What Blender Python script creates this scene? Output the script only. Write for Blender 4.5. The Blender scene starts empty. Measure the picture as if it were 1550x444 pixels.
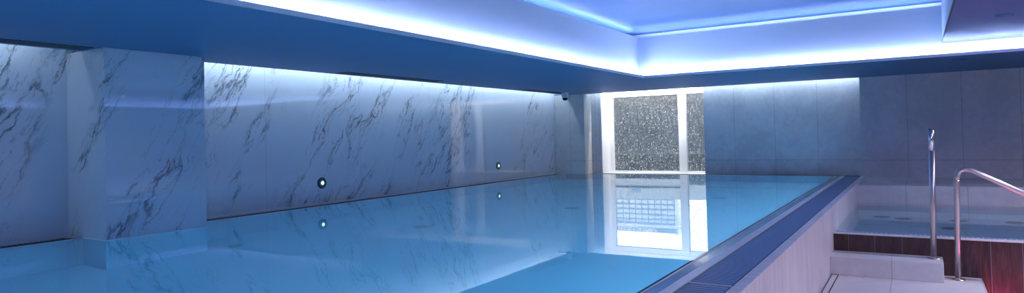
import bpy, bmesh, math, random
from mathutils import Vector, Matrix

random.seed(7)
sc = bpy.context.scene
C = sc.collection

# ------------------------------------------------------------------ camera
F_PX, CX, CY = 980.81, 794.02, 189.53
Rv = Vector((0.85446577, 0.51890927, -0.02492812)).normalized()
Uv = Vector((0.03054338, -0.00227757, 0.99953085)).normalized()
Fv = Vector((-0.51860905, 0.85482629, 0.01779535)).normalized()
CAM_Z = 0.68
cd = bpy.data.cameras.new('camera')
cam = bpy.data.objects.new('camera', cd)
C.objects.link(cam)
M = Matrix((Rv, Uv, -Fv)).transposed().to_4x4()
M.translation = Vector((0, 0, CAM_Z))
cam.matrix_world = M
cd.sensor_fit = 'HORIZONTAL'
cd.sensor_width = 36.0
cd.lens = F_PX / 1550 * 36.0
cd.shift_x = (775 - CX) / 1550
cd.shift_y = (CY - 222) / 1550
cd.clip_start = 0.02
cd.clip_end = 3000
sc.camera = cam

# ------------------------------------------------------------------ world, exposure, lamp strengths
sc.view_settings.view_transform = 'Standard'
sc.view_settings.look = 'None'
sc.view_settings.gamma = 1
sc.view_settings.use_curve_mapping = False
sc.view_settings.exposure = 0.0
w = bpy.data.worlds.new('sky')
sc.world = w
w.use_nodes = True
SKY = 4.2
wn = w.node_tree.nodes
wn['Background'].inputs[0].default_value = (0.93, 0.97, 1.0, 1)
wn['Background'].inputs[1].default_value = SKY
sc.cycles.max_bounces = 12
sc.cycles.diffuse_bounces = 6
sc.cycles.glossy_bounces = 6
sc.cycles.transmission_bounces = 8
sc.cycles.transparent_max_bounces = 12
sc.cycles.sample_clamp_indirect = 6
sc.cycles.sample_clamp_direct = 0
sc.cycles.use_denoising = True
sc.cycles.use_light_tree = True
sc.cycles.blur_glossy = 0.3

COVE_COL = (0.39, 0.52, 1.0)      # blue LED hidden behind the ceiling lips
COVE_E = 245.0
UPPER_COL = (0.38, 0.52, 1.0)
UPPER_E = 110.0
WASH_COL = (0.66, 0.86, 1.0)      # cooler white LED washing the walls
WASH_E = 56.0
POOL_COL = (0.50, 0.74, 1.0)     # unseen underwater strips added to brighten the pool and spa water
POOL_E = 52.0
WIN_E = 800.0
DOWN_E = 22.0
DOWN_COL = (0.86, 0.82, 1.0)
PINK_E = 80.0

# ------------------------------------------------------------------ helpers
def link(o, parent=None):
    C.objects.link(o)
    if parent: o.parent = parent
    return o

def empty(name, loc=(0, 0, 0), parent=None):
    o = bpy.data.objects.new(name, None)
    o.location = loc
    o.empty_display_size = 0.1
    return link(o, parent)

def tag(o, label=None, cat=None, group=None, kind=None):
    if label: o['label'] = label
    if cat: o['category'] = cat
    if group: o['group'] = group
    if kind: o['kind'] = kind
    return o

def obj(name, bm, m, parent=None, smooth=False, bevel=0):
    me = bpy.data.meshes.new(name)
    bmesh.ops.recalc_face_normals(bm, faces=bm.faces[:])
    bm.to_mesh(me); bm.free()
    if smooth:
        for p in me.polygons: p.use_smooth = len(p.vertices) == 4
    me.materials.append(m)
    o = bpy.data.objects.new(name, me)
    link(o, parent)
    if bevel:
        b = o.modifiers.new('bevel', 'BEVEL'); b.width = bevel; b.segments = 2
        b.limit_method = 'ANGLE'
    if parent is not None:                     # meshes are written in world space
        o.matrix_parent_inverse = Matrix.Translation(-parent_origin(parent))
    return o

def parent_origin(p):
    v = Vector(p.location)
    q = p.parent
    while q is not None:
        v += q.location; q = q.parent
    return v

def box(bm, x0, x1, y0, y1, z0, z1):
    v = [bm.verts.new(p) for p in ((x0, y0, z0), (x1, y0, z0), (x1, y1, z0), (x0, y1, z0),
                                   (x0, y0, z1), (x1, y0, z1), (x1, y1, z1), (x0, y1, z1))]
    for f in ((3, 2, 1, 0), (4, 5, 6, 7), (0, 1, 5, 4), (1, 2, 6, 5), (2, 3, 7, 6), (3, 0, 4, 7)):
        bm.faces.new([v[i] for i in f])

def boxes(*bs):
    bm = bmesh.new()
    for b in bs: box(bm, *b)
    return bm

def lathe(bm, prof, loc, axis='Z', seg=40):
    """revolve (r, h) profile round an axis through loc"""
    rings = []
    loc = Vector(loc)
    for r, hh in prof:
        ring = []
        for k in range(seg):
            a = 2 * math.pi * k / seg
            if axis == 'Z': p = Vector((r * math.cos(a), r * math.sin(a), hh))
            elif axis == 'X': p = Vector((hh, r * math.cos(a), r * math.sin(a)))
            else: p = Vector((r * math.cos(a), hh, r * math.sin(a)))
            ring.append(bm.verts.new(loc + p))
        rings.append(ring)
    for a, b in zip(rings, rings[1:]):
        for k in range(seg):
            bm.faces.new((a[k], a[(k + 1) % seg], b[(k + 1) % seg], b[k]))
    bm.faces.new(rings[0][::-1]); bm.faces.new(rings[-1])

def tube(bm, pts, r, seg=24):
    pts = [Vector(p) for p in pts]
    rings = []
    up = None
    for i, p in enumerate(pts):
        if i == 0: t = pts[1] - p
        elif i == len(pts) - 1: t = p - pts[-2]
        else: t = (pts[i + 1] - p).normalized() + (p - pts[i - 1]).normalized()
        t.normalize()
        if up is None:
            up = Vector((0, 1, 0)) if abs(t.y) < .9 else Vector((1, 0, 0))
        n = (up - t * up.dot(t)).normalized()
        b = t.cross(n); up = n
        rings.append([bm.verts.new(p + (n * math.cos(2 * math.pi * k / seg) + b * math.sin(2 * math.pi * k / seg)) * r) for k in range(seg)])
    for a, b in zip(rings, rings[1:]):
        for k in range(seg):
            bm.faces.new((a[k], a[(k + 1) % seg], b[(k + 1) % seg], b[k]))
    bm.faces.new(rings[0][::-1]); bm.faces.new(rings[-1])

# ------------------------------------------------------------------ node helpers
class N:
    def __init__(self, name):
        self.m = bpy.data.materials.new(name); self.m.use_nodes = True
        self.t = self.m.node_tree; self.t.nodes.clear()
        self.out = self.t.nodes.new('ShaderNodeOutputMaterial')
    def n(self, typ, **kw):
        o = self.t.nodes.new(typ)
        for k, v in kw.items(): setattr(o, k, v)
        return o
    def l(self, a, b): self.t.links.new(a, b)
    def setin(self, node, i, v):
        if isinstance(v, bpy.types.NodeSocket): self.l(v, node.inputs[i])
        else: node.inputs[i].default_value = v
    def math(self, op, a, b=0.0, c=0.0, clamp=False):
        o = self.n('ShaderNodeMath', operation=op); o.use_clamp = clamp
        for i, v in enumerate((a, b, c)): self.setin(o, i, v)
        return o.outputs[0]
    def smooth(self, v, lo, hi, a=0.0, b=1.0):
        o = self.n('ShaderNodeMapRange', interpolation_type='SMOOTHSTEP')
        for i, x in enumerate((v, lo, hi, a, b)): self.setin(o, i, x)
        return o.outputs[0]
    def mix(self, f, a, b):
        o = self.n('ShaderNodeMix', data_type='RGBA')
        self.setin(o, 0, f); self.setin(o, 6, a); self.setin(o, 7, b)
        return o.outputs[2]
    def pos(self):
        g = self.n('ShaderNodeNewGeometry')
        s = self.n('ShaderNodeSeparateXYZ'); self.l(g.outputs['Position'], s.inputs[0])
        return g.outputs['Position'], s.outputs[0], s.outputs[1], s.outputs[2], g
    def comb(self, x, y, z):
        o = self.n('ShaderNodeCombineXYZ')
        for i, v in enumerate((x, y, z)): self.setin(o, i, v)
        return o.outputs[0]
    def noise(self, vec, scale, detail=4, rough=.5, dist=0):
        o = self.n('ShaderNodeTexNoise')
        if vec is not None: self.l(vec, o.inputs['Vector'])
        o.inputs['Scale'].default_value = scale; o.inputs['Detail'].default_value = detail
        o.inputs['Roughness'].default_value = rough; o.inputs['Distortion'].default_value = dist
        return o
    def bsdf(self, col=None, rough=.5, metal=0, spec=.5, ior=None, coat=0):
        b = self.n('ShaderNodeBsdfPrincipled')
        if col is not None: self.setin(b, 'Base Color', col if isinstance(col, bpy.types.NodeSocket) else (*col, 1))
        self.setin(b, 'Roughness', rough); b.inputs['Metallic'].default_value = metal
        b.inputs['Specular IOR Level'].default_value = spec
        b.inputs['Coat Weight'].default_value = coat
        self.l(b.outputs[0], self.out.inputs[0])
        return b
    def bump(self, b, height, strength=.2, dist=.01):
        u = self.n('ShaderNodeBump'); u.inputs['Strength'].default_value = strength
        u.inputs['Distance'].default_value = dist
        self.l(height, u.inputs['Height']); self.l(u.outputs[0], b.inputs['Normal'])

def line_mask(q, v, v0, step, half):
    """1 within half of v0 + k*step"""
    a = q.math('DIVIDE', q.math('SUBTRACT', v, v0), step)
    a = q.math('SUBTRACT', a, q.math('ROUND', a))
    a = q.math('MULTIPLY', q.math('ABSOLUTE', a), step)
    return q.smooth(a, half * .6, half * 1.4, 1.0, 0.0)

def plain(name, col, rough=.5, metal=0, spec=.5, noise=0.0, nscale=30):
    q = N(name)
    if noise:
        p = q.pos()[0]; nz = q.noise(p, nscale, 4, .6)
        c = q.mix(q.smooth(nz.outputs[0], .3, .7), tuple(x * (1 - noise) for x in col) + (1,), tuple(min(1, x * (1 + noise)) for x in col) + (1,))
        b = q.bsdf(c, rough, metal, spec)
        q.bump(b, nz.outputs[0], .08, .002)
    else:
        q.bsdf(col, rough, metal, spec)
    return q.m

def emit(name, col, e):
    q = N(name)
    s = q.n('ShaderNodeEmission'); s.inputs[0].default_value = (*col, 1); s.inputs[1].default_value = e
    q.l(s.outputs[0], q.out.inputs[0])
    return q.m

# ------------------------------------------------------------------ marble with steep grey veins
def make_marble():
    q = N('veined_marble')
    P, x, y, z, g = q.pos()
    u = q.math('ADD', y, x)                                   # runs along the wall and round the piers
    u = q.math('ADD', u, 5.603)
    # vein direction: steep, climbing towards +u
    wn_ = q.noise(q.comb(u, 0.0, z), 1.3, 2, .5)
    wo = q.n('ShaderNodeSeparateXYZ'); q.l(wn_.outputs['Color'], wo.inputs[0])
    du = q.math('MULTIPLY', q.math('SUBTRACT', wo.outputs[0], .5), .30)
    dz = q.math('MULTIPLY', q.math('SUBTRACT', wo.outputs[1], .5), .30)
    wf = q.noise(q.comb(u, 3.0, z), 9.0, 3, .6)
    wg = q.n('ShaderNodeSeparateXYZ'); q.l(wf.outputs['Color'], wg.inputs[0])
    du = q.math('ADD', du, q.math('MULTIPLY', q.math('SUBTRACT', wg.outputs[0], .5), .10))
    uu = q.math('ADD', u, du); zz = q.math('ADD', z, dz)
    lean = 0.56
    a = q.math('SUBTRACT', uu, q.math('MULTIPLY', zz, lean))  # across the veins
    b = q.math('ADD', q.math('MULTIPLY', uu, .25), zz)        # along the veins
    n1 = q.noise(q.comb(q.math('MULTIPLY', a, 4.6), 1.3, q.math('MULTIPLY', b, .95)), 1.0, 5, .58, .15)
    r1 = q.math('ABSOLUTE', q.math('SUBTRACT', n1.outputs[0], .5))
    v1 = q.smooth(r1, 0.003, 0.024, 1.0, 0.0)
    n2 = q.noise(q.comb(q.math('MULTIPLY', a, 9.5), 7.7, q.math('MULTIPLY', b, 1.9)), 1.0, 5, .6, .2)
    r2 = q.math('ABSOLUTE', q.math('SUBTRACT', n2.outputs[0], .5))
    v2 = q.smooth(r2, 0.002, 0.02, .7, 0.0)
    # where the slabs are veined: bands that lean with the veins
    s = q.math('SUBTRACT', u, q.math('MULTIPLY', z, 0.42))
    ramp = q.n('ShaderNodeValToRGB')
    q.l(q.math('DIVIDE', q.math('ADD', s, 2.0), 14.0), ramp.inputs[0])
    cr = ramp.color_ramp
    pts = [(1.35, .2), (1.5, .9), (1.75, 1.0), (1.95, .5), (2.10, .1), (2.32, .3), (2.5, .9), (2.62, .5), (2.72, .2), (2.95, .25), (3.05, .9),
           (3.2, .95), (3.45, .8), (3.62, .2), (3.75, .8), (3.95, .45), (4.15, .04), (4.30, .25), (4.5, .85), (4.8, .95), (5.1, .55),
           (5.35, .8), (5.7, .25), (5.9, .8), (6.25, .5), (6.5, .9), (7.1, .95), (7.65, .3), (8.0, .02), (8.7, .03), (8.95, .8), (9.4, .6)]
    pts = pts[:32]
    while len(cr.elements) < len(pts): cr.elements.new(.5)
    for e, (yy, vv) in zip(cr.elements, pts):
        e.position = (yy + 2.0) / 14.0; e.color = (vv, vv, vv, 1)
    dens = q.n('ShaderNodeSeparateColor'); q.l(ramp.outputs[0], dens.inputs[0]); dens = dens.outputs[0]
    # patchiness along the veins
    n3 = q.noise(q.comb(q.math('MULTIPLY', a, 1.7), 4.4, q.math('MULTIPLY', b, .9)), 1.6, 3, .6)
    mask = q.smooth(q.math('ADD', n3.outputs[0], q.math('MULTIPLY', dens, .40)), .66, .90)
    n4 = q.noise(q.comb(u, 9.4, z), 14, 3, .6)
    brk = q.smooth(n4.outputs[0], .30, .55, .45, 1.0)
    vein = q.math('MULTIPLY', q.math('MAXIMUM', v1, q.math('MULTIPLY', v2, .8)), q.math('MULTIPLY', mask, brk))
    halo = q.math('MULTIPLY', q.smooth(r1, 0.0, .07, .22, 0.0), mask)
    cloud = q.noise(q.comb(u, 2.2, z), 1.3, 4, .55)
    base = q.mix(q.smooth(cloud.outputs[0], .3, .75), (.66, .68, .76, 1), (.76, .76, .82, 1))
    c = q.mix(halo, base, (.36, .37, .44, 1))
    c = q.mix(q.math('MULTIPLY', vein, .82), c, (.075, .075, .10, 1))
    # slab joints
    j = None
    for yy in (4.216, 5.50, 6.78, 8.056, 9.208):
        m_ = q.smooth(q.math('ABSOLUTE', q.math('SUBTRACT', u, yy)), .002, .005, 1.0, 0.0)
        j = m_ if j is None else q.math('MAXIMUM', j, m_)
    c = q.mix(q.math('MULTIPLY', j, .30), c, (.20, .22, .27, 1))
    q.bsdf(c, .02, 0, .95)
    return q.m

def make_stone(name, c0, c1, x0, sx, z0=.222, sz=1.2, rough=.45, axis='x', joint=.6, spec=.35):
    q = N(name)
    P, x, y, z, g = q.pos()
    n1 = q.noise(P, 1.7, 6, .62, .4); n2 = q.noise(P, 14, 5, .6)
    f = q.math('ADD', q.math('MULTIPLY', n1.outputs[0], .7), q.math('MULTIPLY', n2.outputs[0], .3))
    c = q.mix(q.smooth(f, .36, .64), (*c0, 1), (*c1, 1))
    sp = q.noise(q.comb(q.math('MULTIPLY', x, 2.0), y, z), 5.5, 7, .7, 1.0)
    c = q.mix(q.smooth(q.math('ABSOLUTE', q.math('SUBTRACT', sp.outputs[0], .5)), 0.0, .02, .22, 0.0), c, (c1[0] * 1.12, c1[1] * 1.12, c1[2] * 1.1, 1))
    h_ = x if axis == 'x' else y
    j = line_mask(q, h_, x0, sx, .0028)
    if sz: j = q.math('MAXIMUM', j, line_mask(q, z, z0, sz, .0028))
    c = q.mix(q.math('MULTIPLY', j, joint), c, (c0[0] * .35, c0[1] * .36, c0[2] * .4, 1))
    b = q.bsdf(c, rough, 0, spec)
    q.bump(b, q.math('SUBTRACT', f, j), .10, .003)
    return q.m

MARBLE = make_marble()
STONE_BACK = make_stone('grey_limestone_tiles', (.60, .57, .61), (.76, .73, .77), -2.506, .61)
STONE_RIGHT = make_stone('beige_limestone_tiles', (.60, .56, .60), (.73, .69, .73), -.123, .632)
STONE_PIER = make_stone('pier_limestone_tiles', (.46, .46, .47), (.58, .58, .59), -5.30, 1.2)
STONE_LEDGE = make_stone('ledge_stone', (.58, .54, .56), (.70, .66, .68), -.145, .611, sz=0)
STONE_FLOOR = make_stone('floor_stone', (.66, .63, .64), (.76, .73, .74), -.213, .6, sz=0)
q = N('streaked_rim_stone')
P, x, y, z, g = q.pos()
n1 = q.noise(q.comb(x, q.math('MULTIPLY', y, 9.0), q.math('MULTIPLY', z, .7)), 2.6, 5, .6)
n2 = q.noise(P, 2.0, 5, .6)
f = q.math('ADD', q.math('MULTIPLY', n1.outputs[0], .55), q.math('MULTIPLY', n2.outputs[0], .45))
b = q.bsdf(q.mix(q.smooth(f, .36, .64), (.66, .60, .64, 1), (.80, .75, .78, 1)), .4, 0, .35)
STONE_RIM = q.m
CEIL_BLUE = plain('blue_light_ceiling_tint', (.085, .16, .28), .5, 0, .3)  # deep blue of the cove light put into the ceiling's colour
PANEL_TINT = plain('blue_light_panel_tint', (.15, .16, .36), .5, 0, .3)  # violet-blue light on the dropped panel put into its colour
SOFFIT_TINT = plain('blue_light_soffit_tint', (.08, .175, .33), .55, 0, .3)  # blue light from below put into the soffit colour
PAINT = plain('white_ceiling_paint', (.80, .82, .86), .55, 0, .3)
PLASTER = plain('white_reveal_plaster', (.86, .86, .86), .6, 0, .3, .03, 20)
FRAME = plain('white_window_frame', (.88, .88, .88), .35)
TRIM_DARK = plain('black_shadow_trim', (.02, .02, .03), .5)
GRATE = plain('blue_grey_grating', (.13, .21, .40), .4, 0, .5, .06, 60)
GRATE_DARK = plain('dark_grating', (.03, .042, .06), .6, 0, .5, .06, 60)
GUTTER = plain('dark_gutter_channel', (.025, .03, .045), .5)
COPING = plain('wet_coping_stone', (.74, .76, .80), .3, 0, .5, .04, 12)
WET = plain('wet_blue_stone_ledge', (.30, .50, .66), .08)
NOSING = plain('dark_seam', (.07, .12, .17), .4, 0)
STEEL = plain('polished_stainless_steel', (.62, .56, .56), .32, 1.0)
CHROME = plain('bright_chrome', (.85, .87, .92), .15, 1.0)
DARK = plain('black_plastic', (.012, .012, .014), .5, 0, .2)
WHITEP = plain('white_plastic', (.75, .77, .8), .35)
VENT = plain('vent_blue_grey', (.03, .045, .07), .6)
RING = plain('dark_ring_metal', (.07, .10, .12), .3, .7)
DISC = plain('drain_cover', (.30, .42, .50), .5)
DISC_D = plain('spa_jet_cover', (.10, .14, .20), .5)

# pool tiles
def pool_tile(name, c0, c1, s):
    q = N(name)
    P, x, y, z, g = q.pos()
    n = q.noise(P, .9, 3, .5)
    c = q.mix(q.smooth(n.outputs[0], .3, .7), (*c0, 1), (*c1, 1))
    j = q.math('MAXIMUM', line_mask(q, x, 0, s, .004), line_mask(q, y, .1, s, .004))
    j = q.math('MAXIMUM', j, line_mask(q, z, .0, s, .004))
    c = q.mix(q.math('MULTIPLY', j, .25), c, (c0[0] * .5, c0[1] * .6, c0[2] * .7, 1))
    q.bsdf(c, .5, 0, .3)
    return q.m
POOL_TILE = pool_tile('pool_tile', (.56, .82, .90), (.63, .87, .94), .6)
POOL_WALL = pool_tile('pool_wall_tile', (.12, .30, .42), (.15, .34, .46), .6)  # shade put into the wall tile to offset the underwater strip
SPA_TILE = pool_tile('spa_tile', (.66, .78, .82), (.72, .82, .86), .6)

def water(name, tint, bump=.0, sx=0):
    q = N(name)
    P, x, y, z, g = q.pos()
    fr = q.n('ShaderNodeFresnel'); fr.inputs[0].default_value = 1.33
    gl = q.n('ShaderNodeBsdfGlossy'); gl.inputs['Roughness'].default_value = 0.006
    gl.inputs[0].default_value = (1, 1, 1, 1)
    rf = q.n('ShaderNodeBsdfRefraction'); rf.inputs['IOR'].default_value = 1.33
    rf.inputs['Roughness'].default_value = 0.0
    rf.inputs[0].default_value = (*tint, 1)
    mx = q.n('ShaderNodeMixShader')
    q.l(fr.outputs[0], mx.inputs[0]); q.l(rf.outputs[0], mx.inputs[1]); q.l(gl.outputs[0], mx.inputs[2])
    q.l(mx.outputs[0], q.out.inputs[0])
    if bump:
        n = q.noise(q.comb(q.math('MULTIPLY', x, 1.0), q.math('MULTIPLY', y, 1.0), 0.0), 3.0, 2, .5)
        u = q.n('ShaderNodeBump'); u.inputs['Strength'].default_value = 1.0; u.inputs['Distance'].default_value = bump
        q.l(n.outputs[0], u.inputs['Height'])
        for s in (fr, gl, rf): q.l(u.outputs[0], s.inputs['Normal'])
    return q.m
WATER = water('pool_water', (.49, .86, 1.0), .00015)
WATER_SPA = water('spa_water', (.82, .92, .97), .0002)

# wood-look cladding
q = N('dark_wood_look_cladding')
P, x, y, z, g = q.pos()
pid = q.math('FLOOR', q.math('DIVIDE', q.math('ADD', x, .543), .2005))
wv = q.noise(q.comb(q.math('MULTIPLY', x, 22.0), q.math('MULTIPLY', pid, 3.1), q.math('MULTIPLY', z, 2.2)), 2.0, 6, .6, .6)
c = q.mix(q.smooth(wv.outputs[0], .3, .72), (.030, .013, .014, 1), (.095, .042, .038, 1))
kn = q.noise(q.comb(q.math('MULTIPLY', x, 3.0), 2.0, q.math('MULTIPLY', z, 1.3)), 3.0, 2, .5)
c = q.mix(q.smooth(kn.outputs[0], .62, .72, 0, .6), c, (.03, .012, .012, 1))
pt = q.n('ShaderNodeTexWhiteNoise', noise_dimensions='1D'); q.l(pid, pt.inputs['W'])
c = q.mix(q.math('MULTIPLY', pt.outputs[0], .3), c, (.12, .055, .048, 1))
j = line_mask(q, x, -.543, .2005, .0022)
c = q.mix(q.math('MULTIPLY', j, .8), c, (.22, .20, .24, 1))
b = q.bsdf(c, .35, 0, .4)
CLAD = q.m

WARM_TINT = plain('warm_rail_tint', (.42, .25, .17), .4, 0, .4, .2, 3)  # warm colour chosen so the unseen wall tints the steel rails

# dirty glass: clear pane with dried white drops
q = N('dirty_window_glass')
P, x, y, z, g = q.pos()
v1 = q.n('ShaderNodeTexVoronoi'); v1.inputs['Scale'].default_value = 38.0
q.l(q.comb(x, q.math('MULTIPLY', y, .2), q.math('MULTIPLY', z, .8)), v1.inputs['Vector'])
nz = q.noise(q.comb(q.math('MULTIPLY', x, 30), 0.0, q.math('MULTIPLY', z, 5.0)), 1.0, 4, .7)
big = q.noise(q.comb(x, 0.0, z), 2.2, 4, .6)
sp = q.smooth(v1.outputs['Distance'], .22, .42, 1.0, 0.0)
rnd = q.n('ShaderNodeSeparateColor'); q.l(v1.outputs['Color'], rnd.inputs[0])
sp = q.math('MULTIPLY', sp, q.smooth(rnd.outputs[0], .15, .8))
hz = q.smooth(z, .15, .75, 1.0, .8)
ht = q.smooth(z, .9, 1.3, 1.0, .5)
streak = q.smooth(nz.outputs[0], .40, .72)
d = q.math('ADD', q.math('MULTIPLY', sp, .95), q.math('MULTIPLY', streak, .22))
d = q.math('MULTIPLY', d, q.math('MULTIPLY', q.math('MULTIPLY', hz, ht), q.smooth(big.outputs[0], .3, .65, .55, 1.0)))
d = q.math('ADD', d, .035, clamp=True)
tr = q.n('ShaderNodeBsdfTransparent'); tr.inputs[0].default_value = (.93, .95, .96, 1)
tl = q.n('ShaderNodeBsdfTranslucent'); tl.inputs[0].default_value = (.8, .84, .9, 1)
df = q.n('ShaderNodeBsdfDiffuse'); df.inputs[0].default_value = (.5, .5, .5, 1)
md = q.n('ShaderNodeMixShader'); md.inputs[0].default_value = .45
q.l(tl.outputs[0], md.inputs[1]); q.l(df.outputs[0], md.inputs[2])
m1 = q.n('ShaderNodeMixShader'); q.l(d, m1.inputs[0]); q.l(tr.outputs[0], m1.inputs[1]); q.l(md.outputs[0], m1.inputs[2])
gl = q.n('ShaderNodeBsdfGlossy'); gl.inputs['Roughness'].default_value = .01
fr = q.n('ShaderNodeFresnel'); fr.inputs[0].default_value = 1.5
m2 = q.n('ShaderNodeMixShader'); q.l(fr.outputs[0], m2.inputs[0]); q.l(m1.outputs[0], m2.inputs[1]); q.l(gl.outputs[0], m2.inputs[2])
q.l(m2.outputs[0], q.out.inputs[0])
GLASS = q.m

FACADE = plain('pale_facade', (.62, .64, .68), .8)
BANDS = plain('blue_grey_facade_band', (.20, .26, .35), .7)
WINDOW_PALE = plain('pale_curtained_windows', (.52, .58, .66), .5)
OUT_WALL = plain('dark_outdoor_wall', (.055, .068, .085), .9, 0, .2, .25, .12)
DECK = plain('white_concrete', (.40, .43, .46), .9)
GROUND = plain('outdoor_ground', (.03, .035, .04), .9, 0, .2, .2, .1)

# ------------------------------------------------------------------ dimensions
XW, XWAT, XPIL = -5.603, -5.378, -5.05
XGL, XGR, XRIM = -.915, -.717, -.660
HS = 1.408
XSLOT, YSLOT, YB = -5.367, 10.43, 10.60
XOP, YOP = -3.05, 8.07
YWAT = 10.28
YF = -2.6          # wall behind the camera
XR = 3.4           # wall to the right of the frame
FLOOR_Z = -.98
PY0, PY1 = 2.44, 3.22
PIER_Y, PIER_X = 10.30, -5.02
LEDGE_Y = 8.98
CLAD_Y = 6.25

def struct(o, label=None, cat=None):
    o['kind'] = 'structure'
    if label: o['label'] = label
    if cat: o['category'] = cat
    return o

# ------------------------------------------------------------------ room shell
struct(obj('wall_left', boxes((XW - .25, XW, YF - .25, YB + .5, -1.5, 2.5)), MARBLE),
       'long polished white marble wall with steep grey veins along the pool', 'wall')
struct(obj('wall_back', boxes((XW, -4.835, YB, YB + .45, -1.5, 2.5), (-2.993, -.2, YB, YB + .45, -1.5, 2.5),
                              (-4.835, -2.993, YB, YB + .45, 1.56, 2.5), (-4.835, -2.993, YB, YB + .45, -1.5, -.03)), STONE_BACK),
       'blue-grey limestone tiled wall around the window at the far end of the pool', 'wall')
struct(obj('wall_right_recess', boxes((-.70, XR + .25, YSLOT, YB, -1.5, 2.5)), STONE_RIGHT),
       'beige limestone tiled wall behind the raised spa pool', 'wall')['label'] = 'beige limestone tiled wall behind the raised spa pool'
struct(obj('wall_right', boxes((XR, XR + .25, YF - .25, YSLOT, -1.5, 2.5)), WARM_TINT), 'unseen wall closing the spa side, coloured warm to tint the steel rails', 'wall')
struct(obj('wall_front', boxes((XW, XR, YF - .25, YF, -1.5, 2.5)), STONE_BACK), 'plain limestone wall at the near end of the pool', 'wall')
struct(obj('floor', boxes((XRIM, XR, YF, 6.27, FLOOR_Z - .2, FLOOR_Z)), STONE_FLOOR), 'pale stone tiled floor below the pool rim', 'floor')

# ceiling: upper ceiling slab with its recess parts as children
ceil = struct(obj('ceiling', boxes((-3.9, .95, YF, 8.95, 2.05, 2.3)), CEIL_BLUE), 'white recessed ceiling with blue light put into its colour, above the pool', 'ceiling')
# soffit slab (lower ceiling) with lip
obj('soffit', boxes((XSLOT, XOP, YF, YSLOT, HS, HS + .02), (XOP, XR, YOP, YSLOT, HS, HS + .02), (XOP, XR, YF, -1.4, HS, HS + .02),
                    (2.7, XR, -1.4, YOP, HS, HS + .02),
                    (XPIL - .33, XSLOT, PY0 - .0, PY1, HS, HS + .02), (XW, XSLOT, PIER_Y, YSLOT, HS, HS + .02)), SOFFIT_TINT, ceil)
obj('soffit_lip', boxes((XOP - .004, XOP + .004, -1.4, YOP, HS, HS + .032), (XOP, 2.7, YOP - .004, YOP + .004, HS, HS + .032),
                        (XOP, 2.7, -1.404, -1.396, HS, HS + .032), (2.696, 2.704, -1.4, YOP, HS, HS + .032)), PAINT, ceil)
# upright faces of the recess
T = .03
obj('fascia', boxes((-3.15 - T, -3.15, -1.5, 8.17, HS + .02, 1.95), (-3.15 - T, .25 + T, 8.17, 8.17 + T, HS + .02, 1.95),
                    (-3.15, .25 + T, -1.5 - T, -1.5, HS + .02, 1.95), (.25, .25 + T, -1.5, 8.17, 1.572, 1.95),
                    (.25 + T, 2.8 + T, 8.17, 8.17 + T, HS + .02, 1.62), (2.8, 2.8 + T, -1.5, 8.17, HS + .02, 1.62),
                    (.25, 2.8, -1.5 - T, -1.5, HS + .02, 1.62)), PAINT, ceil)
obj('fascia_top_lip', boxes((-3.15 - T, -3.147, -1.5, 8.17, 1.95, 1.962), (-3.15 - T, .25 + T, 8.167, 8.17 + T, 1.95, 1.962),
                            (.247, .25 + T, -1.5, 8.17, 1.95, 1.962)), PAINT, ceil)
obj('dropped_panel', boxes((.25, 2.8, -1.5, 8.17, 1.56, 1.572)), PANEL_TINT, ceil)
obj('shadow_gap_trim', boxes((.240, .25, -1.5, 8.05, 1.556, 1.575)), TRIM_DARK, ceil)
# upper cove ledge and outer upstand
obj('upper_ledge', boxes((-3.45, -3.18, -1.8, 8.5, 1.93, 1.945), (-3.18, .58, 8.2, 8.5, 1.93, 1.945), (.28, .58, -1.8, 8.2, 1.93, 1.945),
                         (-3.18, .28, -1.8, -1.53, 1.93, 1.945),
                         (-3.48, -3.45, -1.8, 8.5, 1.93, 2.05), (-3.48, .61, 8.5, 8.53, 1.93, 2.05), (.58, .61, -1.8, 8.5, 1.93, 2.05),
                         (-3.48, .61, -1.83, -1.8, 1.93, 2.05)), PAINT, ceil)
# cover over the wall-wash slots
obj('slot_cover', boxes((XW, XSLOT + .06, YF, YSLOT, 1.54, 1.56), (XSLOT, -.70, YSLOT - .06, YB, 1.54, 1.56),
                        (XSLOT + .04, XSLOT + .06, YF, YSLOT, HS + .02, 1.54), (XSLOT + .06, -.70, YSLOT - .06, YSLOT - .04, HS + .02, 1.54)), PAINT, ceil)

# marble pillar and stone pier on the left wall
p = obj('marble_pillar', boxes((XW, XPIL, PY0, PY1, -.012, HS)), MARBLE, bevel=.003)
tag(p, 'square marble-clad pillar jutting into the pool from the veined wall', 'pillar')
p = obj('stone_pier', boxes((XW, PIER_X, PIER_Y, YB, -.012, HS)), STONE_PIER, bevel=.003)
tag(p, 'pale limestone pier in the far corner beside the window', 'pier')

# ------------------------------------------------------------------ LED coves
def led(name, label, bs, col, e, group, cap=None):
    o = obj(name, boxes(*bs), emit(name + '_glow', col, e))
    tag(o, label, 'light', group)
    return o
z0 = HS + .0205
led('led_strip', 'blue LED strip hidden behind the ceiling lip above the left pool side', [(-3.09, -3.088, -1.35, 8.105, z0, z0 + .010)], COVE_COL, COVE_E, 'cove lighting strips of the ceiling recess')
led('led_strip', 'blue LED strip hidden behind the ceiling lip nearest the window wall', [(-3.085, 2.73, 8.108, 8.110, z0, z0 + .010)], COVE_COL, COVE_E, 'cove lighting strips of the ceiling recess')
led('led_strip', 'blue LED strip behind the ceiling lip at the near end of the recess', [(-3.0, 2.65, -1.47, -1.46, z0, z0 + .004)], COVE_COL, COVE_E, 'cove lighting strips of the ceiling recess')
led('led_strip', 'blue LED strip behind the ceiling lip on the spa side', [(2.74, 2.742, -1.35, 8.05, z0, z0 + .010)], COVE_COL, COVE_E * 3, 'cove lighting strips of the ceiling recess')
UZ = 1.9455
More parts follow.
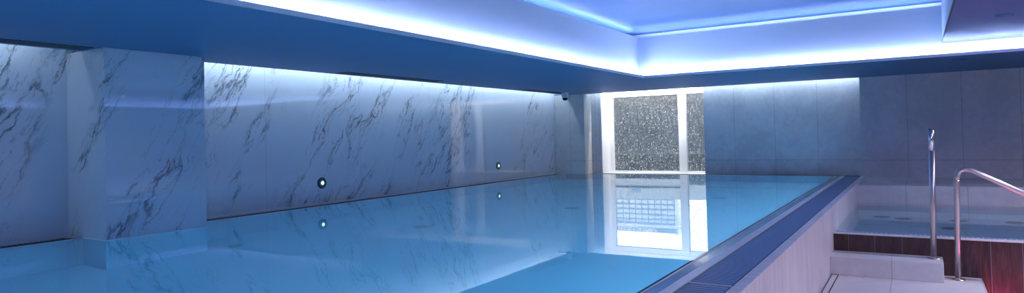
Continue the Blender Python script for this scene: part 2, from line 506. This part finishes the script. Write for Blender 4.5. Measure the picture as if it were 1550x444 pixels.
led('led_strip', 'upper cove LED strip along the left edge of the high ceiling', [(-3.26, -3.25, -1.5, 8.2, UZ, UZ + .004)], UPPER_COL, UPPER_E, 'upper cove lighting strips')
led('led_strip', 'upper cove LED strip along the window end of the high ceiling', [(-3.2, .3, 8.27, 8.28, UZ, UZ + .004)], UPPER_COL, UPPER_E, 'upper cove lighting strips')
led('led_strip', 'upper cove LED strip along the spa side of the high ceiling', [(.35, .36, -1.5, 8.2, UZ, UZ + .004)], UPPER_COL, UPPER_E, 'upper cove lighting strips')
led('led_strip', 'cool white LED strip washing the marble wall beyond the pillar', [(-5.43, -5.42, PY1 + .03, PIER_Y - .03, 1.532, 1.539)], WASH_COL, WASH_E, 'wall washing strips')
led('led_strip', 'cool white LED strip washing the marble wall before the pillar', [(-5.43, -5.42, YF + .05, PY0 - .25, 1.532, 1.539)], WASH_COL, WASH_E * .45, 'wall washing strips')
led('led_strip', 'cool white LED strip washing the limestone wall and window', [(PIER_X + .04, -.74, 10.47, 10.48, 1.532, 1.539)], WASH_COL, WASH_E, 'wall washing strips')

led('added_underwater_strip', 'unseen light strip added along the pool wall below the spa-side coping', [(-1.075, -1.061, -1.3, 10.1, -.62, -.56)], POOL_COL, POOL_E, 'added underwater fill lighting')
led('added_underwater_strip', 'unseen light strip added on the front wall of the spa basin', [(-.5, 3.0, 6.421, 6.43, -.60, -.57)], POOL_COL, POOL_E * .22, 'added underwater fill lighting')
led('added_underwater_strip', 'unseen light strip added along the near end wall of the pool', [(-5.2, -1.2, -1.499, -1.485, -.62, -.56)], POOL_COL, POOL_E * .25, 'added underwater fill lighting')
for (x, y, w_) in ((1.7, 1.2, 'nearest the entrance'), (1.7, 2.8, 'above the deck'), (1.7, 4.4, 'beside the steps'), (1.7, 6.0, 'over the spa edge'), (1.7, 7.4, 'over the spa water')):  # unseen fill lamps added to brighten the rim, steps and spa
    z_ = 1.56
    t = empty('downlight', (x, y, z_)); tag(t, 'unseen round lamp added in the dropped panel to brighten the spa side, ' + w_, 'light', 'unseen fill lamps added on the spa side')
    bm = bmesh.new(); lathe(bm, [(.06, 0), (.06, -.006), (.045, -.008), (.044, -.002)], (x, y, z_), seg=32); obj('bezel', bm, PAINT, t)
    bm = bmesh.new(); lathe(bm, [(.043, -.0085), (.02, -.009)], (x, y, z_), seg=32); obj('lens', bm, emit('downlight_glow', DOWN_COL, 6), t)
    ld = bpy.data.lights.new('fill_light_beam', 'AREA'); ld.shape = 'DISK'; ld.size = .08; ld.energy = DOWN_E; ld.color = DOWN_COL; ld.spread = math.radians(150)
    lo_ = bpy.data.objects.new('beam', ld); link(lo_, t); lo_.location = (0, 0, -.011)

led('led_strip', 'unseen white strip added above the window to brighten its frame', [(-4.80, -3.02, 10.625, 10.630, 1.500, 1.512)], (1.0, .97, .94), WIN_E, 'wall washing strips')  # unseen strip added to whiten the frame, mullion and reveal

# ------------------------------------------------------------------ window
wr = empty('window_1', (-3.9, 10.96, 0)); struct(wr, 'tall white framed window with dirty spotted glass at the pool end', 'window')
WX0, WX1, WY = -4.835, -2.90, 10.96
obj('reveal_lining', boxes((WX0 - .01, WX0 + .012, YB - .004, WY + .05, -.03, 1.56)), PLASTER, wr)
obj('lamp_shield', boxes((-4.82, -3.0, 10.608, 10.616, 1.43, 1.56)), PLASTER, wr)  # unseen board added to keep the window strip off the marble
obj('window_sill', boxes((WX0, WX1, YB - .004, WY + .05, -.035, -.004)), FRAME, wr, bevel=.002)
obj('window_frame', boxes((WX0 + .012, -4.745, WY - .03, WY + .03, -.004, 1.56), (-4.745, -2.95, WY - .03, WY + .03, 1.35, 1.56),
                          (-4.745, -2.95, WY - .03, WY + .03, -.004, .018), (-2.995, -2.93, WY - .03, WY + .03, -.004, 1.56)), FRAME, wr, bevel=.003)
obj('mullion', boxes((-3.525, -3.392, WY - .045, WY + .03, .0, 1.42)), FRAME, wr, bevel=.003)
obj('head_strip', boxes((-4.745, -2.95, WY - .045, WY - .03, 1.44, 1.47)), FRAME, wr)
obj('pane', boxes((-4.75, -3.51, WY + .004, WY + .010, .01, 1.36)), GLASS, wr)
obj('pane', boxes((-3.40, -2.97, WY + .004, WY + .010, .01, 1.36)), GLASS, wr)
# outer room skin so that daylight enters by the window only
obj('back_wall_fill', boxes((-4.84, -2.90, YB + .44, YB + .5, 1.5, 2.5)), PLASTER, wr)

# ------------------------------------------------------------------ pool
pool = empty('swimming_pool', (-3.2, 4, -1.2))
tag(pool, 'long indoor infinity swimming pool of pale blue tiles', 'swimming pool')
D = -1.2
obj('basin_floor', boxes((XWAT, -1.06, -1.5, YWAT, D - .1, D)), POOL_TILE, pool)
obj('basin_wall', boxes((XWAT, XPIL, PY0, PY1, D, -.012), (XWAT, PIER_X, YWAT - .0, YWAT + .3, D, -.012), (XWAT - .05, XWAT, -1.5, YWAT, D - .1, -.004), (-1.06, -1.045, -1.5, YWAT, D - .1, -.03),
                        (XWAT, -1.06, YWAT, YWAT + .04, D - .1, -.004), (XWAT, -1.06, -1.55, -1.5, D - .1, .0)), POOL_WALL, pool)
obj('coping', boxes((-.966, XGL, -1.5, YWAT + .02, -.12, .0025)), COPING, pool, bevel=.003)
obj('wet_ledge', boxes((-1.018, -.966, -1.5, YWAT, -.12, .001)), WET, pool)
obj('edge_nosing', boxes((-1.033, -1.022, -1.5, YWAT, -.05, .0015)), COPING, pool)
obj('edge_seam', boxes((-1.037, -1.033, -1.5, YWAT, -.05, .001), (-1.022, -1.018, -1.5, YWAT, -.05, .0012), (-1.06, -1.037, -1.5, YWAT, -.12, -.03)), NOSING, pool)
obj('gutter_channel', boxes((XGL, XGR, -1.5, YB, -.22, -.20), (XGL, XGL + .004, -1.5, YB, -.20, -.004), (XGR - .004, XGR, -1.5, YB, -.2, -.004),
                            (XW, XWAT - .01, YF, YB, -.22, -.2), (XWAT - .05, XGL, YWAT + .02, YB, -.22, -.2)), GUTTER, pool)
obj('rim_wall', boxes((XGR, XRIM, YF, YSLOT, -1.15, .0), (XGR - .1, XGR, YF, YSLOT, -1.15, -.22)), STONE_RIM, pool, bevel=.003)
obj('pool_edge_trim', boxes((XWAT - .007, XWAT, -1.5, PY0, -.03, .003), (XWAT - .007, XWAT, PY1, PIER_Y, -.03, .003),
                            (XWAT, XGL, YWAT, YWAT + .012, -.03, .001)), COPING, pool)
obj('pillar_skirt', boxes((XW, XPIL + .003, PY0 - .003, PY1 + .003, -.012, .005)), COPING, pool)
obj('wall_skirt', boxes((XW, XW + .008, YF, PY0, -.05, .010), (XW, XW + .008, PY1, PIER_Y, -.05, .010)), COPING, pool)
for (x, y, r) in ((-4.16, 4.9, .10), (-5.0, 3.45, .06), (-2.11, 8.03, .10), (-3.4, 6.6, .09)):
    bm = bmesh.new(); lathe(bm, [(r, 0), (r, .012), (r * .8, .016), (.01, .016)], (x, y, D), seg=32)
    obj('floor_inlet', bm, DISC, pool)

ww = obj('pool_water', boxes((XWAT, XGL - .001, -1.5, YWAT, -.0005, .0)), WATER)
me = ww.data
bm = bmesh.new(); v = [bm.verts.new(p) for p in ((XWAT, -1.5, 0), (-1.036, -1.5, 0), (-1.036, YWAT, 0), (XWAT, YWAT, 0))]; bm.faces.new(v); bm.to_mesh(me); bm.free()
tag(ww, 'still mirror-like blue water filling the swimming pool', 'water', kind='stuff')

# overflow gratings
def grating(label, x0, x1, y0, y1, pitch, wslat, along, m, group):
    zt = -.002 if m is GRATE else -.008
    t = empty('overflow_grating', ((x0 + x1) / 2, (y0 + y1) / 2, -.004))
    tag(t, label, 'grating', group)
    bm = bmesh.new()
    if along == 'y':
        n = int((y1 - y0) / pitch)
        for i in range(n):
            a = y0 + i * pitch
            box(bm, x0 + .003, x1 - .003, a, a + wslat, -.024, zt)
    else:
        n = int((x1 - x0) / pitch)
        for i in range(n):
            a = x0 + i * pitch
            box(bm, a, a + wslat, y0 + .003, y1 - .003, -.024, zt)
    s = obj('slats', bm, m, t)
    bm = bmesh.new()
    if along == 'y':
        for f in (.2, .5, .8): xx = x0 + (x1 - x0) * f; box(bm, xx - .004, xx + .004, y0, y1, -.022, -.010)
    else:
        for f in (.25, .75): yy = y0 + (y1 - y0) * f; box(bm, x0, x1, yy - .004, yy + .004, -.022, -.010)
    obj('connecting_rod', bm, TRIM_DARK, t)
    return t
G = 'overflow gratings around the pool'
grating('blue slatted overflow grating on the spa side, long run beyond its pale joint', XGL + .004, XGR - .004, 2.915, YWAT + .02, .034, .024, 'y', GRATE, G)
grating('blue slatted overflow grating on the spa side, near piece before the pale joint', XGL + .004, XGR - .004, -1.5, 2.905, .034, .024, 'y', GRATE, G)
j = obj('grating_joint', boxes((XGL + .004, XGR - .004, 2.906, 2.914, -.02, -.001)), COPING, pool)
grating('dark slatted grating along the marble wall beyond the pillar', XW + .014, XWAT - .008, PY1 + .01, PIER_Y - .01, .034, .022, 'y', GRATE_DARK, G)
grating('dark slatted grating along the marble wall before the pillar', XW + .014, XWAT - .008, YF + .05, PY0 - .01, .034, .022, 'y', GRATE_DARK, G)
grating('narrow slatted grating along the foot of the window wall', PIER_X + .01, XGR - .01, YWAT + .03, YB - .01, .034, .022, 'x', GRATE_DARK, G)

# ------------------------------------------------------------------ spa
spa = empty('spa_pool', (.8, 7.6, FLOOR_Z))
tag(spa, 'raised square spa pool with wood-look front beside the swimming pool', 'spa pool')
SZ = -.235
obj('spa_ledge', boxes((XRIM, XR, LEDGE_Y, YSLOT, -1.15, -.022)), STONE_LEDGE, spa, bevel=.003)
obj('spa_basin', boxes((XRIM, 3.2, 6.42, LEDGE_Y, -1.1, -.95), (XRIM, 3.2, 8.48, LEDGE_Y, -.95, -.54), (3.2, XR, 6.27, LEDGE_Y, -1.15, -.022),
                       (XRIM, 3.2, 6.40, 6.42, -.95, SZ - .004)), SPA_TILE, spa)
obj('cladding', boxes((XRIM, 3.2, CLAD_Y, CLAD_Y + .03, -1.15, SZ + .0)), CLAD, spa)
obj('overflow_nosing', boxes((XRIM, 3.2, CLAD_Y - .006, CLAD_Y + .03, SZ, SZ + .014), (XRIM, 3.2, 6.395, 6.42, SZ - .02, SZ + .003)), COPING, spa, bevel=.002)
obj('channel', boxes((XRIM, 3.2, CLAD_Y + .03, 6.395, SZ - .09, SZ - .07)), GUTTER, spa)
bm = bmesh.new()
n = int((3.2 - XRIM) / .036)
for i in range(n):
    a = XRIM + .01 + i * .036
    box(bm, a, a + .024, CLAD_Y + .034, 6.391, SZ - .018, SZ + .006)
obj('overflow_slats', bm, GRATE, spa)
for (x, y) in ((-.38, 8.38), (-.17, 8.30), (.25, 7.70), (.34, 8.3), (.82, 8.31), (1.3, 7.5)):
    bm = bmesh.new(); lathe(bm, [(.085, 0), (.085, .01), (.06, .016), (.01, .016)], (x, y, -.95), seg=32)
    obj('jet_cover', bm, DISC_D, spa)
ws = obj('spa_water', boxes((0, 1, 0, 1, 0, 1)), WATER_SPA)
bm = bmesh.new(); v = [bm.verts.new(p) for p in ((XRIM, 6.405, SZ), (3.2, 6.405, SZ), (3.2, LEDGE_Y, SZ), (XRIM, LEDGE_Y, SZ))]; bm.faces.new(v); bm.to_mesh(ws.data); bm.free()
tag(ws, 'calm shallow grey-blue water of the raised spa', 'water', kind='stuff')

# steps
s = obj('stone_step', boxes((XRIM, .138, 5.94, CLAD_Y, -.53, -.38)), STONE_FLOOR, bevel=.004)
tag(s, 'pale stone step against the wood-look spa front, upper of the two', 'step', 'stone steps up to the spa')
lt = obj('stone_landing', boxes((XRIM, .395, 4.6, CLAD_Y, FLOOR_Z, -.53)), STONE_FLOOR, bevel=.004)
tag(lt, 'pale tiled stone landing below the upper step and the pool rim', 'step', 'stone steps up to the spa')
s = obj('stone_step', boxes((.395, .65, 4.6, CLAD_Y - .12, FLOOR_Z, -.76)), STONE_FLOOR, bevel=.004)
tag(s, 'low stone step beside the landing on the spa side', 'step', 'stone steps up to the spa')
d = obj('floor_drain', boxes((-.652, -.644, 4.7, 5.935, -.5299, -.5285), (-.604, -.596, 4.7, 5.935, -.5299, -.5285), (-.652, -.596, 5.928, 5.936, -.5299, -.5285)), TRIM_DARK)
tag(d, 'slim tiled channel drain with two black slots beside the pool rim wall', 'drain')

# handrails
def flange(t, x, y, z):
    bm = bmesh.new(); lathe(bm, [(.047, 0), (.047, .004), (.043, .008), (.024, .009), (.022, .016), (.0205, .017)], (x, y, z), seg=36)
    f_ = obj('base_flange', bm, STEEL, t, smooth=False)
    for k in range(4):
        a = k * math.pi / 2 + .6
        bm = bmesh.new(); lathe(bm, [(.0065, 0), (.0065, .005), (.004, .0075), (.001, .008)], (x + .034 * math.cos(a), y + .034 * math.sin(a), z + .008), seg=12)
        obj('bolt', bm, STEEL, f_)
t = empty('handrail', (.078, 6.135, -.38)); tag(t, 'straight upright steel grab pole with bright top standing on the upper step', 'handrail', 'stainless steel rails by the spa steps')
bm = bmesh.new(); tube(bm, [(.078, 6.135, -.37), (.088, 6.135, .487)], .0205, 32)
obj('post', bm, STEEL, t, smooth=True)
bm = bmesh.new(); tube(bm, [(.088, 6.135, .487), (.0903, 6.135, .655)], .0212, 32)
for v in bm.verts:
    if v.co.z > .6: v.co.z -= (v.co.y - 6.135) * .2 + (v.co.x - .09) * .5
sl = obj('end_sleeve', bm, CHROME, t, smooth=True)
flange(t, .078, 6.135, -.38)

t = empty('handrail', (.235, 6.117, -.53)); tag(t, 'bent steel handrail rising from the landing and sloping down beside the steps', 'handrail', 'stainless steel rails by the spa steps')
pts = [(.235, 6.117, -.52), (.247, 6.117, .24)]
P0, P1, P2 = Vector((.248, 6.117, .255)), Vector((.250, 6.117, .374)), Vector((.36, 6.117, .322))
for i in range(0, 11):
    k = i / 10; pts.append(tuple(P0 * (1 - k) ** 2 + P1 * 2 * k * (1 - k) + P2 * k * k))
pts.append((1.35, 6.117, -.212))
bm = bmesh.new(); tube(bm, pts[:2] + [pts[2]], .0205, 32); obj('post', bm, STEEL, t, smooth=True)
bm = bmesh.new(); tube(bm, pts[2:], .0205, 32); obj('rail', bm, STEEL, t, smooth=True)
bm = bmesh.new(); tube(bm, [(1.2, 6.117, -.13), (1.2, 6.117, -.975)], .0205, 32); obj('post', bm, STEEL, t, smooth=True)
flange(t, .235, 6.117, -.53)
flange(t, 1.2, 6.117, FLOOR_Z)

# magenta light below the steps
t = empty('step_light', (.52, 6.1, -.76)); tag(t, 'small magenta uplight beside the landing against the wood-look front', 'light')
obj('housing', boxes((.43, .62, 6.09, 6.125, -.76, -.735)), STEEL, t)
obj('glow_strip', boxes((.44, .61, 6.095, 6.12, -.735, -.731)), emit('magenta_glow', (1.0, .06, .35), PINK_E), t)

# ------------------------------------------------------------------ fittings
def wall_light(y, z, label):
    t = empty('wall_light', (XW, y, z)); tag(t, label, 'light', 'round lights low on the marble wall')
    bm = bmesh.new(); lathe(bm, [(.062, 0), (.062, .006), (.056, .012), (.036, .014), (.034, .006), (.001, .006)], (XW, y, z), 'X', 40)
    obj('ring', bm, RING, t)
    bm = bmesh.new(); lathe(bm, [(.033, .006), (.031, .012), (.020, .014), (.018, .010), (.001, .010)], (XW, y, z), 'X', 32)
    obj('inner_ring', bm, STEEL, t)
    bm = bmesh.new(); lathe(bm, [(.0175, .010), (.0165, .017), (.010, .020), (.001, .021)], (XW, y, z), 'X', 32)
    obj('lens', bm, emit('lens_glow', (.62, 1.0, .55), 2.2), t)
wall_light(4.92, .227, 'round wall light with glowing green centre, larger one nearer the pillar')
wall_light(8.412, .236, 'round wall light with glowing centre, smaller one towards the window')

def vent(y0, y1, label):
    t = empty('air_vent', (-5.2, (y0 + y1) / 2, HS)); tag(t, label, 'vent', 'linear air slots along the marble wall')
    x0, x1 = -5.27, -5.10
    obj('vent_frame', boxes((x0, x1, y0, y0 + .012, HS - .006, HS - .0005), (x0, x1, y1 - .012, y1, HS - .006, HS - .0005),
                            (x0, x0 + .012, y0, y1, HS - .006, HS - .0005), (x1 - .012, x1, y0, y1, HS - .006, HS - .0005)), VENT, t)
    obj('backing', boxes((x0 + .012, x1 - .012, y0 + .012, y1 - .012, HS - .002, HS - .0005)), GUTTER, t)
    bs = []
    for k in range(4):
        a = x0 + .03 + k * .032
        bs.append((a, a + .014, y0 + .012, y1 - .012, HS - .006, HS - .002))
    obj('slats', boxes(*bs), VENT, t)
vent(4.86, 6.46, 'long dark linear air slot in the soffit, middle of the marble wall')
vent(8.65, 9.80, 'dark linear air slot in the soffit near the security camera')
vent(.8, 2.40, 'dark linear air slot in the soffit just before the pillar')

# security camera
cx_, cy_ = -5.10, 9.75
t = empty('security_camera', (cx_, cy_, HS)); tag(t, 'small white dome security camera under the soffit in the far corner', 'security camera')
bm = bmesh.new(); lathe(bm, [(.058, 0), (.058, -.07), (.055, -.082), (.048, -.09), (.01, -.09)], (cx_, cy_, HS), seg=36); obj('housing', bm, WHITEP, t, smooth=False)
bm = bmesh.new(); lathe(bm, [(.044, -.09), (.043, -.105), (.036, -.12), (.022, -.130), (.004, -.134)], (cx_, cy_, HS), seg=36); obj('dome', bm, DARK, t, smooth=True)

def speaker(x, y, z, r, label):
    t = empty('ceiling_speaker', (x, y, z)); tag(t, label, 'ceiling speaker', 'round flush fittings in the ceiling')
    bm = bmesh.new(); lathe(bm, [(r, 0), (r, -.006), (r * .93, -.010), (r * .88, -.005), (r * .86, -.004)], (x, y, z), seg=48); obj('rim', bm, SOFFIT_TINT, t)
    bm = bmesh.new(); lathe(bm, [(r * .86, -.0045), (r * .8, -.007), (.003, -.008)], (x, y, z), seg=48); obj('grille', bm, SOFFIT_TINT, t)
speaker(.62, 6.42, 1.56, .062, 'round flush fitting in the dropped ceiling panel above the spa steps')
speaker(.41, 8.54, HS, .075, 'round flush fitting in the soffit in front of the beige wall')

# ------------------------------------------------------------------ outside the window
o = struct(obj('ground', boxes((-160, 80, 11.1, 400, -3.2, -3.0)), GROUND), 'grey ground outside the window', 'ground')
o = obj('terrace_parapet', boxes((-9, 12, 13, 13.3, -3, .24)), plain('charcoal_parapet', (.035, .042, .05), .9, 0, .1))
tag(o, 'low dark parapet just outside the window', 'parapet')
o = obj('dark_building', boxes((-95, -40.9, 130, 142, -3, 8.85), (-40.9, 0, 129, 141, -3, 9.95), (0, 190, 110, 140, -3, 75)), OUT_WALL)  # tall block added to keep bright sky out of the marble's reflection
tag(o, 'dark building across the street seen through the spotted glass', 'building')
t = empty('white_roof_terrace', (-60, 150, -3)); tag(t, 'white concrete roof terrace mirrored in the pool above the dark building', 'building')
obj('deck_wall', boxes((-120, -43.5, 150, 152, -3, 15.2)), DECK, t)
obj('parapet', boxes((-43.5, -25, 150, 152, -3, 15.0)), DECK, t)
obj('ledge', boxes((-120, -48, 149.6, 150, 12.2, 12.5)), OUT_WALL, t)
obj('hatch', boxes((-60.6, -58.4, 149.7, 150, 12.9, 13.6)), BANDS, t)
obj('roof_unit', boxes((-47.8, -46.8, 149.6, 150, 12.2, 14.6)), BANDS, t)

BY = 380.0
K = BY / 60.0
def bx_(x): return x * K
def bz_(z): return (z + .68) * K - .68
hb = empty('hotel_building', (bx_(-23), BY, -3)); tag(hb, 'pale hotel block with rows of windows, mirrored upside down in the pool', 'building')
obj('facade', boxes((bx_(-33), bx_(-19.65), BY, BY + 12, -3, bz_(8.92))), FACADE, hb)
rows = [5.88, 6.375, 6.87, 7.36, 7.83]
for k, zc in enumerate(rows):
    obj('facade_band', boxes((bx_(-33), bx_(-19.95), BY - .35, BY, bz_(zc - .11 - .155), bz_(zc - .11))), BANDS, hb)
obj('facade_band', boxes((bx_(-33), bx_(-19.95), BY - .35, BY, bz_(7.95), bz_(8.15))), BANDS, hb)
wp = None
for k, zc in enumerate(rows):
    for i in range(20):
        x1 = -19.98 - i * .325
        bs = boxes((bx_(x1 - .26), bx_(x1), BY - .2, BY, bz_(zc - .10), bz_(zc + .12))) if wp is None else None
        if wp is None:
            wp = obj('window', bs, WINDOW_PALE, hb); base = (x1, zc)
        else:
            c_ = wp.copy(); link(c_, hb); c_.matrix_parent_inverse = wp.matrix_parent_inverse.copy()
            c_.location = ((x1 - base[0]) * K, 0, (zc - base[1]) * K)
for i in range(11):
    x1 = -20.0 - i * .65
    obj('pier', boxes((bx_(x1 - .035), bx_(x1), BY - .5, BY, bz_(5.0), bz_(8.0))), BANDS, hb)
sg = obj('sign_band', boxes((bx_(-33), bx_(-19.8), BY - .3, BY, bz_(8.45), bz_(8.88))), plain('sign_blue', (.22, .28, .38), .7), hb)
cu = bpy.data.curves.new('sign_lettering', 'FONT'); cu.body = 'HOTEL COLOMBO*'; cu.size = 2.9; cu.extrude = .15; cu.align_x = 'RIGHT'
ot = bpy.data.objects.new('tmp', cu); C.objects.link(ot)
bpy.context.view_layer.update()
me = bpy.data.meshes.new_from_object(ot.evaluated_get(bpy.context.evaluated_depsgraph_get()))
bpy.data.objects.remove(ot)
me.transform(Matrix.Translation((bx_(-21.7), BY - .45, bz_(8.50))) @ Matrix.Rotation(math.pi / 2, 4, 'X'))
xs = [v.co.x for v in me.vertices]
wd = max(xs) - min(xs); tgt = (25.7 - 21.7) * K; x_r = max(xs)
for v in me.vertices: v.co.x = x_r - (x_r - v.co.x) * tgt / wd
me.materials.clear(); me.materials.append(plain('white_letters', (.85, .85, .85), .6))
lo = bpy.data.objects.new('sign_lettering', me); link(lo, sg)
lo.matrix_parent_inverse = Matrix.Translation(-parent_origin(sg))
if True:
    # a mesh child of a mesh at the origin keeps its own coordinates
    lo.matrix_parent_inverse = sg.matrix_parent_inverse.inverted() @ Matrix.Translation((0, 0, 0)) if False else Matrix.Identity(4)
t = obj('flagpole', boxes((-104.5, -103.9, 330, 330.6, -3, 45)), BANDS)
tag(t, 'thin pole standing beside the hotel building', 'pole')
